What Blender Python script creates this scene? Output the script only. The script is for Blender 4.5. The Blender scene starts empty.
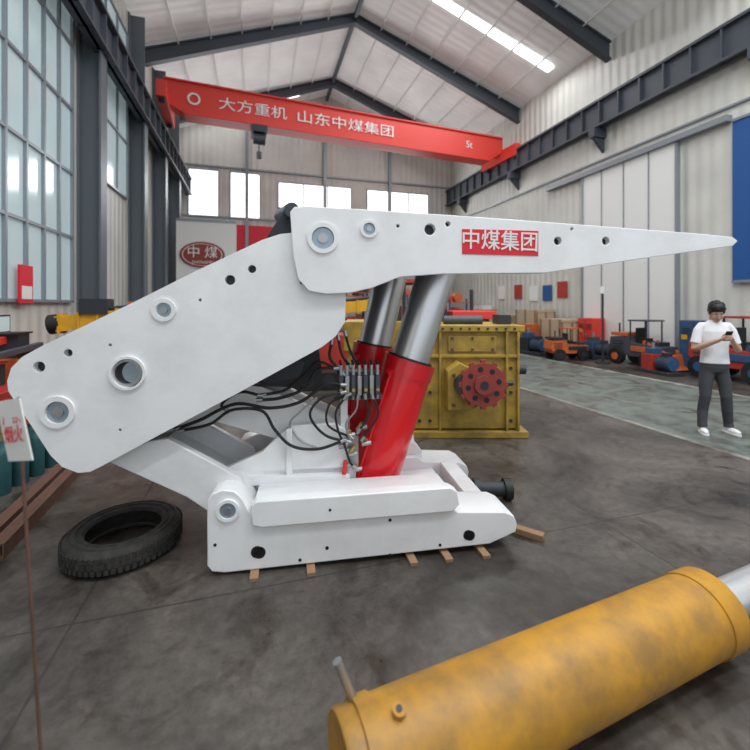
import bpy, bmesh, math, random
from mathutils import Vector, Matrix, Euler
random.seed(7)
R=math.radians
scene=bpy.context.scene
PSI=R(16.6)
H=1.63; F=400.0

# ---------------------------------------------------------------- materials
def mat(name,col,rough=0.5,metal=0.0,var=0.0,vscale=4.0,dirt=None,emis=0.0,bump=0.0,coat=0.0):
    m=bpy.data.materials.new(name); m.use_nodes=True
    nt=m.node_tree; b=nt.nodes['Principled BSDF']
    b.inputs['Base Color'].default_value=(*col,1)
    b.inputs['Roughness'].default_value=rough
    b.inputs['Metallic'].default_value=metal
    if coat: b.inputs['Coat Weight'].default_value=coat
    if emis:
        b.inputs['Emission Color'].default_value=(*col,1)
        b.inputs['Emission Strength'].default_value=emis
    if var or bump:
        tc=nt.nodes.new('ShaderNodeTexCoord')
        n=nt.nodes.new('ShaderNodeTexNoise'); n.inputs['Scale'].default_value=vscale
        n.inputs['Detail'].default_value=6; n.inputs['Roughness'].default_value=0.65
        nt.links.new(tc.outputs['Object'],n.inputs['Vector'])
        if var:
            r=nt.nodes.new('ShaderNodeValToRGB')
            d=dirt if dirt else tuple(c*(1-var) for c in col)
            r.color_ramp.elements[0].position=0.33; r.color_ramp.elements[1].position=0.58
            r.color_ramp.elements[0].color=(*[c*(1-var)+dd*var for c,dd in zip(col,d)],1)
            r.color_ramp.elements[1].color=(*col,1)
            nt.links.new(n.outputs['Fac'],r.inputs['Fac'])
            nt.links.new(r.outputs['Color'],b.inputs['Base Color'])
        if bump:
            bp=nt.nodes.new('ShaderNodeBump'); bp.inputs['Strength'].default_value=bump
            bp.inputs['Distance'].default_value=0.01
            nt.links.new(n.outputs['Fac'],bp.inputs['Height'])
            nt.links.new(bp.outputs['Normal'],b.inputs['Normal'])
    return m

def cladding(name,col,axis,scale=1.0,strength=0.5,emis=0.0):
    m=bpy.data.materials.new(name); m.use_nodes=True
    nt=m.node_tree; b=nt.nodes['Principled BSDF']
    b.inputs['Roughness'].default_value=0.5
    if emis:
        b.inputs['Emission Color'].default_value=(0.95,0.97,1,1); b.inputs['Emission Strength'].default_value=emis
    tc=nt.nodes.new('ShaderNodeTexCoord')
    w=nt.nodes.new('ShaderNodeTexWave'); w.wave_type='BANDS'; w.bands_direction=axis
    w.inputs['Scale'].default_value=scale
    nt.links.new(tc.outputs['Object'],w.inputs['Vector'])
    bp=nt.nodes.new('ShaderNodeBump'); bp.inputs['Strength'].default_value=strength
    bp.inputs['Distance'].default_value=0.06
    nt.links.new(w.outputs['Fac'],bp.inputs['Height'])
    nt.links.new(bp.outputs['Normal'],b.inputs['Normal'])
    n=nt.nodes.new('ShaderNodeTexNoise'); n.inputs['Scale'].default_value=0.7; n.inputs['Detail'].default_value=5
    nt.links.new(tc.outputs['Object'],n.inputs['Vector'])
    r=nt.nodes.new('ShaderNodeValToRGB')
    r.color_ramp.elements[0].color=(*[c*0.8 for c in col],1); r.color_ramp.elements[1].color=(*col,1)
    r.color_ramp.elements[0].position=0.3; r.color_ramp.elements[1].position=0.65
    nt.links.new(n.outputs['Fac'],r.inputs['Fac']); nt.links.new(r.outputs['Color'],b.inputs['Base Color'])
    return m

M={}
M['white']=mat('white_paint',(0.84,0.85,0.86),0.34,0,0.25,3.0,(0.50,0.49,0.47))
M['white2']=mat('white_panel',(0.78,0.78,0.76),0.5)
M['inner']=mat('primer_bluegrey',(0.25,0.30,0.36),0.6)
M['dark']=mat('dark_steel',(0.035,0.04,0.048),0.5,0.3)
M['slate']=mat('slate_paint',(0.055,0.065,0.08),0.5)
M['col']=mat('column_paint',(0.11,0.13,0.15),0.5)
M['black']=mat('black_rubber',(0.012,0.012,0.013),0.55)
M['tyre']=mat('tyre_rubber',(0.022,0.021,0.02),0.8,0,0.5,20,(0.07,0.06,0.05),bump=0.3)
M['chrome']=mat('chrome_rod',(0.74,0.75,0.77),0.30,0.8)
M['steel']=mat('machined_steel',(0.45,0.46,0.47),0.35,0.9)
M['pinblue']=mat('pin_end_steel',(0.35,0.43,0.50),0.35,0.6,0.3,30)
M['red']=mat('red_leg_paint',(0.72,0.010,0.018),0.28,0,0.15,6,coat=0.4)
M['signred']=mat('sign_red',(0.70,0.012,0.03),0.5)
M['crane']=mat('crane_red',(0.70,0.045,0.03),0.5,0,0.1,2)
M['orange']=mat('orange_paint',(0.62,0.13,0.03),0.5,0,0.5,6,(0.2,0.07,0.03))
M['redm']=mat('machine_red',(0.42,0.035,0.025),0.5,0,0.5,6)
M['sprk']=mat('sprocket_red',(0.30,0.04,0.03),0.6,0,0.5,12,(0.1,0.05,0.04))
M['blue']=mat('machine_blue',(0.03,0.09,0.20),0.5,0,0.5,6)
M['bluebd']=mat('board_blue',(0.01,0.08,0.28),0.5)
M['yellow']=mat('machine_yellow',(0.43,0.28,0.04),0.55,0,0.65,4,(0.10,0.07,0.03))
M['ybright']=mat('boom_yellow',(0.72,0.38,0.02),0.45,0,0.4,8)
M['ycyl']=mat('cylinder_yellow',(0.47,0.225,0.015),0.5,0,0.7,4.5,(0.16,0.09,0.03),bump=0.1)
M['rust']=mat('rusty_steel',(0.13,0.06,0.04),0.8,0,0.5,12,(0.05,0.03,0.025))
M['wood']=mat('wood_plank',(0.30,0.18,0.10),0.8,0,0.4,14)
M['crate']=mat('crate_plywood',(0.52,0.41,0.28),0.8,0,0.2,6)
M['teal']=mat('teal_paint',(0.02,0.09,0.10),0.45,0,0.5,10)
M['glass']=mat('window_glass_backlit',(0.42,0.52,0.54),0.12,emis=0.28)
M['glassw']=mat('window_glass_bright',(0.95,0.98,1.0),0.3,emis=1.5)
M['sky']=mat('skylight_grp',(0.96,0.99,1.0),0.4,emis=2.5)
M['frame']=mat('window_frame',(0.26,0.29,0.32),0.4,0.3)
M['brass']=mat('brass',(0.55,0.40,0.16),0.35,0.9)
M['skin']=mat('skin',(0.52,0.31,0.22),0.55)
M['shirt']=mat('white_cotton',(0.80,0.80,0.83),0.85)
M['pants']=mat('charcoal_trousers',(0.05,0.053,0.062),0.85)
M['shoe']=mat('white_shoe',(0.75,0.75,0.75),0.6)
M['hair']=mat('black_hair',(0.010,0.009,0.009),0.6)
M['lip']=mat('lips',(0.42,0.17,0.14),0.5)
M['card']=mat('cardboard',(0.38,0.26,0.15),0.8,0,0.2,6)

# ---------------------------------------------------------------- mesh builder
class B:
    def __init__(s): s.bm=bmesh.new(); s.m=[]
    def mi(s,m):
        m=M[m] if isinstance(m,str) else m
        if m not in s.m: s.m.append(m)
        return s.m.index(m)
    def add(s,vs,fs,m,T=None,smooth=False):
        i=s.mi(m)
        bv=[s.bm.verts.new((T@Vector(v)) if T else Vector(v)) for v in vs]
        for f in fs:
            try:
                fc=s.bm.faces.new([bv[k] for k in f]); fc.material_index=i; fc.smooth=smooth
            except ValueError: pass
    def box(s,c,sz,m,T=None):
        x,y,z=c; a,b,d=[k/2 for k in sz]
        vs=[(x+i*a,y+j*b,z+k*d) for i in(-1,1) for j in(-1,1) for k in(-1,1)]
        fs=[(0,1,3,2),(4,6,7,5),(0,4,5,1),(2,3,7,6),(0,2,6,4),(1,5,7,3)]
        s.add(vs,fs,m,T)
    def box2(s,a,b,m,T=None):
        s.box([(p+q)/2 for p,q in zip(a,b)],[abs(q-p) for p,q in zip(a,b)],m,T)
    def prism(s,pts,d0,d1,m,T=None,ax='y'):
        n=len(pts)
        def mk(p,d):
            return (p[0],d,p[1]) if ax=='y' else ((d,p[0],p[1]) if ax=='x' else (p[0],p[1],d))
        vs=[mk(p,d0) for p in pts]+[mk(p,d1) for p in pts]
        fs=[tuple(range(n)),tuple(range(2*n-1,n-1,-1))]+[(i,(i+1)%n,n+(i+1)%n,n+i) for i in range(n)]
        s.add(vs,fs,m,T)
    def frames(s,pts):
        P=[Vector(p) for p in pts]; fr=[]; up=None
        for i in range(len(P)):
            t=(P[min(i+1,len(P)-1)]-P[max(i-1,0)]).normalized()
            if up is None:
                up=Vector((0,0,1)) if abs(t.z)<0.9 else Vector((0,1,0))
            a=t.cross(up).normalized(); up=a.cross(t).normalized()
            fr.append((P[i],a,up))
        return fr
    def tube(s,pts,r,m,n=12,T=None,smooth=True,cap=True,flat=1.0):
        rs=r if isinstance(r,(list,tuple)) else [r]*len(pts)
        fr=s.frames(pts); vs=[]; fs=[]
        for (p,a,u),q in zip(fr,rs):
            for k in range(n):
                t=2*math.pi*k/n; vs.append(p+a*math.cos(t)*q+u*math.sin(t)*q*flat)
        for i in range(len(fr)-1):
            for k in range(n):
                fs.append((i*n+k,i*n+(k+1)%n,(i+1)*n+(k+1)%n,(i+1)*n+k))
        s.add(vs,fs,m,T,smooth)
        if cap:
            L=len(fr)-1
            s.add(vs[:n],[tuple(range(n-1,-1,-1))],m,T); s.add(vs[L*n:],[tuple(range(n))],m,T)
    def cyl(s,p0,p1,r,m,r2=None,n=28,T=None):
        s.tube([p0,p1],[r,r if r2 is None else r2],m,n,T)
    def pipe(s,p0,p1,ro,ri,m,n=28,T=None,min_=None):
        fr=s.frames([p0,p1]); vs=[]; fs=[]
        for q in (ro,ri):
            for (p,a,u) in fr:
                for k in range(n):
                    t=2*math.pi*k/n; vs.append(p+a*math.cos(t)*q+u*math.sin(t)*q)
        for k in range(n):
            k2=(k+1)%n
            fs+= [(k,k2,n+k2,n+k),(2*n+k2,2*n+k,3*n+k,3*n+k2),(k2,k,2*n+k,2*n+k2),(n+k,n+k2,3*n+k2,3*n+k)]
        s.add(vs,fs,m,T,False)
    def ell(s,c,r,m,T=None,nu=20,nv=12):
        vs=[];fs=[]
        for j in range(nv+1):
            ph=math.pi*j/nv
            for i in range(nu):
                th=2*math.pi*i/nu
                vs.append((c[0]+r[0]*math.sin(ph)*math.cos(th),c[1]+r[1]*math.sin(ph)*math.sin(th),c[2]+r[2]*math.cos(ph)))
        for j in range(nv):
            for i in range(nu):
                fs.append((j*nu+i,(j+1)*nu+i,(j+1)*nu+(i+1)%nu,j*nu+(i+1)%nu))
        s.add(vs,fs,m,T,True)
    def rings(s,rg,m,T=None,n=28):
        vs=[];fs=[]
        for (c,rx,ry) in rg:
            for k in range(n):
                t=2*math.pi*k/n; cx=math.cos(t); sy=math.sin(t)
                vs.append((c[0]+rx*math.copysign(abs(cx)**0.85,cx),c[1]+ry*math.copysign(abs(sy)**0.85,sy),c[2]))
        for i in range(len(rg)-1):
            for k in range(n):
                fs.append((i*n+k,i*n+(k+1)%n,(i+1)*n+(k+1)%n,(i+1)*n+k))
        L=len(rg)-1
        fs.append(tuple(range(n-1,-1,-1))); fs.append(tuple(L*n+k for k in range(n)))
        s.add(vs,fs,m,T,True)
    def lathe(s,prof,m,T=None,n=48):
        vs=[];fs=[];k=len(prof)
        for i in range(n):
            t=2*math.pi*i/n
            for (r,z) in prof: vs.append((r*math.cos(t),r*math.sin(t),z))
        for i in range(n):
            for j in range(k):
                fs.append((i*k+j,((i+1)%n)*k+j,((i+1)%n)*k+(j+1)%k,i*k+(j+1)%k))
        s.add(vs,fs,m,T,True)
    def beam(s,p0,p1,w,h,m,T=None):
        p0=Vector(p0);p1=Vector(p1);t=(p1-p0).normalized()
        up=Vector((0,0,1)) if abs(t.z)<0.95 else Vector((0,1,0))
        a=t.cross(up).normalized()*w/2; u=a.normalized().cross(t).normalized()*h/2
        vs=[p+i*a+j*u for p in(p0,p1) for i in(-1,1) for j in(-1,1)]
        fs=[(0,1,3,2),(4,6,7,5),(0,4,5,1),(2,3,7,6),(0,2,6,4),(1,5,7,3)]
        s.add(vs,fs,m,T)
    def finish(s,name,loc=(0,0,0),rz=0,parent=None,bevel=0,voxel=0,smooth_it=0,sub=0):
        bmesh.ops.recalc_face_normals(s.bm,faces=s.bm.faces[:]) if not voxel else None
        me=bpy.data.meshes.new(name); s.bm.to_mesh(me); s.bm.free()
        for m in s.m: me.materials.append(m)
        if not voxel:
            try: me.set_sharp_from_angle(angle=R(40))
            except Exception: pass
        o=bpy.data.objects.new(name,me); scene.collection.objects.link(o)
        o.location=loc; o.rotation_euler=(0,0,rz)
        if parent: o.parent=parent
        if voxel:
            r=o.modifiers.new('r','REMESH'); r.mode='VOXEL'; r.voxel_size=voxel; r.use_smooth_shade=True
        if smooth_it:
            q=o.modifiers.new('s','SMOOTH'); q.iterations=smooth_it; q.factor=0.6
        if bevel:
            v=o.modifiers.new('b','BEVEL'); v.width=bevel; v.segments=2; v.limit_method='ANGLE'; v.angle_limit=R(50)
        return o

def empty(name,loc=(0,0,0),rz=0):
    e=bpy.data.objects.new(name,None); scene.collection.objects.link(e)
    e.location=loc; e.rotation_euler=(0,0,rz); e.empty_display_size=0.1
    return e
def W(X,Y,z=0.0):   # viewpoint-aligned plan metres -> hall metres
    return (X*math.cos(PSI)+Y*math.sin(PSI), -X*math.sin(PSI)+Y*math.cos(PSI), z)
def text(body,size,m,parent,loc,rot,name,ext=0.002,sx=1.0,bold=0.0):
    cu=bpy.data.curves.new(name,'FONT'); cu.body=body; cu.size=size; cu.extrude=ext; cu.offset=bold
    cu.align_x='CENTER'; cu.align_y='CENTER'
    o=bpy.data.objects.new(name,cu); scene.collection.objects.link(o)
    cu.materials.append(M[m]); o.parent=parent; o.location=loc; o.rotation_euler=rot; o.scale=(sx,1,1)
    return o
def catmull(P,n=8):
    P=[Vector(p) for p in P]; Q=[P[0]*2-P[1]]+P+[P[-1]*2-P[-2]]; out=[]
    for i in range(1,len(Q)-2):
        for k in range(n):
            t=k/n; a,b,c,d=Q[i-1],Q[i],Q[i+1],Q[i+2]
            out.append(0.5*((2*b)+(c-a)*t+(2*a-5*b+4*c-d)*t*t+(3*b-a-3*c+d)*t**3))
    out.append(P[-1]); return out
def cut(o,holes):
    b=B()
    for (x,z,r,d0,d1) in holes: b.cyl((x,d0,z),(x,d1,z),r,'inner',n=32)
    bmesh.ops.remove_doubles(b.bm,verts=b.bm.verts[:],dist=1e-5)
    c=b.finish('cutter'); c.parent=o.parent
    bo=o.modifiers.new('h','BOOLEAN'); bo.object=c; bo.operation='DIFFERENCE'; bo.solver='EXACT'
    bpy.context.view_layer.update()
    dg=bpy.context.evaluated_depsgraph_get()
    me=bpy.data.meshes.new_from_object(o.evaluated_get(dg))
    o.modifiers.clear(); o.data=me
    for p in me.polygons: p.use_smooth=False
    bpy.data.objects.remove(c)

# ================================================================= HALL SHELL
UL,UR,V0,V1=-3.5,10.9,-5.0,21.0
ZE,ZR,URG=10.1,12.7,3.6
fm=bpy.data.materials.new('concrete_floor'); fm.use_nodes=True
nt=fm.node_tree; bs=nt.nodes['Principled BSDF']
def N(t,**k):
    n=nt.nodes.new(t)
    for a,v in k.items(): setattr(n,a,v)
    return n
tc=N('ShaderNodeTexCoord')
n1=N('ShaderNodeTexNoise'); n1.inputs['Scale'].default_value=0.75; n1.inputs['Detail'].default_value=10; n1.inputs['Roughness'].default_value=0.66; n1.inputs['Distortion'].default_value=0.5
n2=N('ShaderNodeTexNoise'); n2.inputs['Scale'].default_value=14; n2.inputs['Detail'].default_value=9; n2.inputs['Roughness'].default_value=0.75
n3=N('ShaderNodeTexNoise'); n3.inputs['Scale'].default_value=2.6; n3.inputs['Detail'].default_value=6; n3.inputs['Roughness'].default_value=0.6; n3.inputs['Distortion'].default_value=1.2
for n in (n1,n2,n3): nt.links.new(tc.outputs['Object'],n.inputs['Vector'])
r1=N('ShaderNodeValToRGB'); r1.color_ramp.elements[0].position=0.38; r1.color_ramp.elements[1].position=0.64
r1.color_ramp.elements[0].color=(0.036,0.030,0.026,1); r1.color_ramp.elements[1].color=(0.125,0.110,0.096,1)
nt.links.new(n1.outputs['Fac'],r1.inputs['Fac'])
r2=N('ShaderNodeValToRGB'); r2.color_ramp.elements[0].position=0.35; r2.color_ramp.elements[1].position=0.62
r2.color_ramp.elements[0].color=(0.62,0.60,0.57,1); r2.color_ramp.elements[1].color=(1.1,1.1,1.1,1)
nt.links.new(n2.outputs['Fac'],r2.inputs['Fac'])
r3=N('ShaderNodeValToRGB'); r3.color_ramp.elements[0].position=0.34; r3.color_ramp.elements[1].position=0.46
r3.color_ramp.elements[0].color=(0.55,0.50,0.46,1); r3.color_ramp.elements[1].color=(1,1,1,1)
nt.links.new(n3.outputs['Fac'],r3.inputs['Fac'])
mx0=N('ShaderNodeMix',data_type='RGBA',blend_type='MULTIPLY'); mx0.inputs[0].default_value=1
nt.links.new(r1.outputs['Color'],mx0.inputs[6]); nt.links.new(r3.outputs['Color'],mx0.inputs[7])
mx=N('ShaderNodeMix',data_type='RGBA',blend_type='MULTIPLY'); mx.inputs[0].default_value=1
nt.links.new(mx0.outputs[2],mx.inputs[6]); nt.links.new(r2.outputs['Color'],mx.inputs[7])
sp=N('ShaderNodeSeparateXYZ'); nt.links.new(tc.outputs['Object'],sp.inputs[0])
def mrange(a,b):
    g=N('ShaderNodeMath',operation='GREATER_THAN'); g.inputs[1].default_value=a
    l=N('ShaderNodeMath',operation='LESS_THAN'); l.inputs[1].default_value=b
    nt.links.new(sp.outputs[0],g.inputs[0]); nt.links.new(sp.outputs[0],l.inputs[0])
    m=N('ShaderNodeMath',operation='MULTIPLY'); nt.links.new(g.outputs[0],m.inputs[0]); nt.links.new(l.outputs[0],m.inputs[1]); return m
def paint(prev,mask,col,amt):
    a=N('ShaderNodeMath',operation='MULTIPLY'); nt.links.new(mask.outputs[0],a.inputs[0])
    w=N('ShaderNodeMapRange'); w.inputs[1].default_value=0.35; w.inputs[2].default_value=0.6; w.inputs[3].default_value=amt*0.3; w.inputs[4].default_value=amt
    nt.links.new(n3.outputs['Fac'],w.inputs[0]); nt.links.new(w.outputs[0],a.inputs[1])
    x=N('ShaderNodeMix',data_type='RGBA'); nt.links.new(a.outputs[0],x.inputs[0]); nt.links.new(prev,x.inputs[6])
    x.inputs[7].default_value=(*col,1); return x.outputs[2]
c=paint(mx.outputs[2],mrange(5.05,8.3),(0.18,0.215,0.19),0.8)
c=paint(c,mrange(4.97,5.05),(0.34,0.34,0.29),0.8)
c=paint(c,mrange(8.3,8.42),(0.5,0.5,0.44),0.8)
bk=N('ShaderNodeTexBrick'); bk.inputs['Scale'].default_value=1.0; bk.inputs['Brick Width'].default_value=3.4; bk.inputs['Row Height'].default_value=2.6
bk.inputs['Mortar Size'].default_value=0.008; bk.inputs['Mortar Smooth'].default_value=0.3; bk.offset=0
mp=N('ShaderNodeMapping'); mp.inputs['Location'].default_value=(0.9,0.2,0); nt.links.new(tc.outputs['Object'],mp.inputs[0]); nt.links.new(mp.outputs[0],bk.inputs['Vector'])
jm=N('ShaderNodeMath',operation='MULTIPLY'); jm.inputs[1].default_value=0.7; nt.links.new(bk.outputs['Fac'],jm.inputs[0])
x=N('ShaderNodeMix',data_type='RGBA'); nt.links.new(jm.outputs[0],x.inputs[0]); nt.links.new(c,x.inputs[6]); x.inputs[7].default_value=(0.025,0.022,0.02,1)
nt.links.new(x.outputs[2],bs.inputs['Base Color'])
rr=N('ShaderNodeMapRange'); rr.inputs[1].default_value=0.3; rr.inputs[2].default_value=0.7; rr.inputs[3].default_value=0.26; rr.inputs[4].default_value=0.55; nt.links.new(n3.outputs['Fac'],rr.inputs[0]); nt.links.new(rr.outputs[0],bs.inputs['Roughness'])
bp=N('ShaderNodeBump'); bp.inputs['Strength'].default_value=0.2; bp.inputs['Distance'].default_value=0.01; nt.links.new(n2.outputs['Fac'],bp.inputs['Height']); nt.links.new(bp.outputs['Normal'],bs.inputs['Normal'])
b=B(); b.box2((UL-0.2,V0,-0.1),(UR+0.2,V1+0.2,0),fm); b.finish('floor')

cl_y=cladding('wall_cladding_side',(0.66,0.65,0.60),'Y',1.0)
cl_x=cladding('wall_cladding_end',(0.70,0.69,0.65),'X',1.0)
cl_r=cladding('roof_sheet',(0.78,0.77,0.74),'Y',1.0,0.25,emis=0.07)  # faint glow added to the whole sheet to lift the ceiling brightness
b=B(); b.box2((UR,V0,0),(UR+0.15,V1+0.15,ZE),cl_y); b.finish('wall_right')
b=B(); b.box2((UL-0.15,V0,0),(UL,V1+0.15,ZE),cl_y); b.finish('wall_left')
b=B(); b.prism([(UL,0),(UR,0),(UR,ZE),(URG,ZR),(UL,ZE)],V1,V1+0.15,cl_x); b.finish('wall_back')
b=B()
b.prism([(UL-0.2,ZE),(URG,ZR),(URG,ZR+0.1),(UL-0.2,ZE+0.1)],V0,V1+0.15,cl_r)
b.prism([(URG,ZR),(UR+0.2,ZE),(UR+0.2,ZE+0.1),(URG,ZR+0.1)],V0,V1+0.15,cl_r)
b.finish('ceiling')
def zroof(u): return ZE+(ZR-ZE)*((u-UL)/(URG-UL) if u<URG else (UR-u)/(UR-URG))
b=B()
for v in (-2.8,1.6,6.0,10.2,14.8,19.3):
    b.prism([(UL,ZE-0.05),(URG,ZR-0.05),(UR,ZE-0.05),(UR,ZE-0.6),(URG,ZR-0.38),(UL,ZE-0.55)],v-0.03,v+0.03,'slate')
    b.prism([(UL,ZE-0.52),(URG,ZR-0.35),(UR,ZE-0.57),(UR,ZE-0.62),(URG,ZR-0.40),(UL,ZE-0.57)],v-0.11,v+0.11,'slate')
    b.prism([(UL,ZE-0.02),(URG,ZR-0.02),(UR,ZE-0.02),(UR,ZE-0.07),(URG,ZR-0.07),(UL,ZE-0.07)],v-0.11,v+0.11,'slate')
b.beam((URG,V0,ZR-0.2),(URG,V1,ZR-0.2),0.12,0.2,'slate')
b.finish('roof_rafters')
b=B()
for k in range(1,7):
    for (a,c2) in ((UL,URG),(UR,URG)):
        u=a+(c2-a)*k/7; b.beam((u,V0,zroof(u)-0.06),(u,V1,zroof(u)-0.06),0.05,0.06,'white2')
b.finish('roof_purlins')
for v in (-2.8,1.6,9.7,13.1,15.9,18.6):
    w=0.17; b=B()
    b.box2((UL+0.04,v-0.02,0),(UL+0.40,v+0.02,ZE-0.1),'col')
    b.box2((UL+0.40,v-w,0),(UL+0.44,v+w,6.9),'col')
    b.box2((UL+0.01,v-w,0),(UL+0.05,v+w,ZE-0.1),'col')
    b.finish('steel_column')
b=B()
for (u,z0,z1) in ((UR-0.28,7.35,8.2),(UL+0.42,6.9,7.7)):
    b.box2((u-0.03,V0,z0),(u+0.03,V1,z1),'slate'); b.box2((u-0.15,V0,z0),(u+0.15,V1,z0+0.06),'slate'); b.box2((u-0.15,V0,z1-0.06),(u+0.15,V1,z1),'slate')
    b.box2((u-0.04,V0,z1),(u+0.04,V1,z1+0.08),'dark')
    v=V0+0.5
    while v<V1:
        b.box2((u-0.13,v-0.02,z0),(u+0.13,v+0.02,z1),'slate'); v+=0.7
for v in (1.6,6.0,10.4,14.8,19.3):
    b.box2((UR-0.5,v-0.12,7.05),(UR-0.01,v+0.12,7.35),'slate')
    b.prism([(UR-0.45,7.05),(UR-0.01,7.05),(UR-0.01,6.6)],v-0.05,v+0.05,'slate')
b.finish('trim_crane_runway')
b=B()
for v in (-2.5,1.0,4.6,12.25):  # only the last strip is in view; the nearer ones are added for light
    for (ua,ub) in ((URG+0.3,UR-0.5),(UL+0.6,URG-0.3)):
        w=0.24 if v<10 else 0.17
        za=zroof(ua)-0.012; zb=zroof(ub)-0.012
        if ub<URG and v>8: continue
        b.add([(ua,v-w,za),(ub,v-w,zb),(ub,v+w,zb),(ua,v+w,za)],[(0,1,2,3)],'sky')
# translucent strip at the far end of the left slope
b.add([(UL+0.3,19.7,zroof(UL+0.3)-0.012),(URG-1.5,19.7,zroof(URG-1.5)-0.012),(URG-1.5,20.4,zroof(URG-1.5)-0.012),(UL+0.3,20.4,zroof(UL+0.3)-0.012)],[(0,1,2,3)],'sky')
b.finish('window_skylights')
def area(name,loc,rot,sx,sy,e,col=(1,1,1)):
    l=bpy.data.lights.new(name,'AREA'); l.shape='RECTANGLE'; l.size=sx; l.size_y=sy; l.energy=e; l.color=col
    o=bpy.data.objects.new(name,l); scene.collection.objects.link(o); o.location=loc; o.rotation_euler=rot
for v,en in ((-2.5,330),(1.0,280),(4.6,180)):  # unseen fill lamps added overhead and behind the view to brighten the support
    area('skylight_and_fill',(URG+3.5,v,zroof(URG+3.5)-0.15),(0,math.atan2(ZR-ZE,UR-URG),0),6,0.45,en,(0.95,0.98,1))
    area('skylight_and_fill',(URG-3.5,v,zroof(URG-3.5)-0.15),(0,-math.atan2(ZR-ZE,URG-UL),0),6,0.45,en,(0.95,0.98,1))
area('skylight_and_fill',(URG+3.65,12.25,zroof(URG+3.65)-0.1),(0,math.atan2(ZR-ZE,UR-URG),0),6.4,0.3,300,(0.95,0.98,1))

def window(name,ax,fixed,a0,a1,z0,z1,nc,nr,glass,side):
    b=B(); t=0.05; f=fixed+side*0.01; s=side
    def bx(a,c,za,zb,d0,d1,m):
        if ax=='v': b.box2((f+s*d0,a,za),(f+s*d1,c,zb),m)
        else: b.box2((a,f+s*d0,za),(c,f+s*d1,zb),m)
    bx(a0,a1,z0,z1,0.0,0.02,glass)
    for i in range(nc+1):
        a=a0+(a1-a0)*i/nc; bx(a-t/2,a+t/2,z0,z1,0.0,0.07,'frame')
    for i in range(nr+1):
        z=z0+(z1-z0)*i/nr; bx(a0-t/2,a1+t/2,z-t/2,z+t/2,0.0,0.065,'frame')
    b.finish(name)
window('window_1','v',UL,5.9,9.2,1.7,9.2,6,6,'glass',1)
window('window_2','v',UL,10.2,12.7,4.6,9.2,3,3,'glass',1)
window('window_3','v',UL,2.0,5.3,1.7,9.2,5,6,'glass',1)
window('window_4','u',V1,-3.1,-1.75,5.9,8.2,1,1,'glassw',-1)
window('window_5','u',V1,-1.2,0.2,5.9,8.2,1,1,'glassw',-1)
window('window_6','u',V1,1.1,4.9,6.6,7.9,3,1,'glassw',-1)
window('window_7','u',V1,5.8,9.4,6.6,7.9,3,1,'glassw',-1)
area('window_daylight',(3.2,V1-0.3,7.2),(R(-90),0,0),11,1.3,300,(0.95,0.98,1))
b=B(); b.box2((-1.4,V1-0.07,3.7),(1.9,V1-0.01,5.6),'signred'); b.box2((-1.5,V1-0.04,3.6),(2.0,V1-0.01,3.7),'white2'); b.finish('wall_banner')
b=B()
for z in (3.3,5.9,8.35): b.box2((UL+0.1,V1-0.1,z),(UR-0.1,V1-0.01,z+0.08),'frame')
for u in (-0.5,3.4,7.0): b.box2((u,V1-0.2,0),(u+0.15,V1-0.01,zroof(u)-0.5),'frame')
b.finish('trim_1')

e=empty('company_logo_board',(0,0,0))
b=B(); b.box2((-2.95,17.0,0),(-0.75,17.08,4.95),'white2'); b.box2((-2.95,16.97,4.9),(-0.75,17.1,5.0),'frame'); b.finish('panel',parent=e)
b=B(); b.lathe([(0.001,0),(0.82,0),(0.82,0.03),(0.001,0.03)],'sprk',Matrix.Translation((-2.0,16.97,3.6))@Matrix.Rotation(R(90),4,'X')@Matrix.Scale(0.62,4,(0,1,0))); b.finish('oval',parent=e)
b=B(); b.lathe([(0.70,0),(0.73,0),(0.73,0.035),(0.70,0.035)],'white2',Matrix.Translation((-2.0,16.97,3.6))@Matrix.Rotation(R(90),4,'X')@Matrix.Scale(0.60,4,(0,1,0))); b.finish('oval_ring',parent=e)
text('中 煤',0.5,'white2',e,(-2.0,16.93,3.67),(R(90),0,0),'logo_text')
text('ZHONGMEI',0.15,'white2',e,(-2.0,16.93,3.30),(R(90),0,0),'logo_text_small')

D=UR-0.02
b=B()
b.box2((D-0.08,7.95,0),(D,11.2,6.0),'white2')
for v in (8.75,9.57,10.38): b.box2((D-0.10,v-0.015,0),(D-0.07,v+0.015,6.0),'frame')
for v in (7.95,11.17): b.box2((D-0.12,v-0.03,0),(D,v+0.03,6.0),'frame')
b.box2((D-0.2,6.7,6.0),(D,12.9,6.15),'frame')
b.finish('door_1')
b=B(); b.box2((D-0.08,3.9,2.15),(D,6.65,6.0),'bluebd'); b.box2((D-0.1,4.2,2.5),(D-0.07,6.15,5.2),'white2')
for z in (2.15,5.95): b.box2((D-0.11,3.9,z),(D-0.05,6.65,z+0.06),'frame')
b.finish('blue_notice_board')
b=B(); b.box2((D-0.06,V0,6.35),(D,V1,6.4),'frame'); b.box2((D-0.06,V0,4.3),(D,3.8,4.36),'frame'); b.finish('trim_2')
b=B()
for v,z,cc in ((12.2,1.9,'redm'),(13.0,1.8,'bluebd'),(13.8,1.8,'white2'),(14.8,1.9,'redm'),(16,1.9,'white2')):
    b.box2((D-0.03,v-0.25,z),(D,v+0.25,z+0.6),cc)
b.finish('wall_posters')

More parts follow.
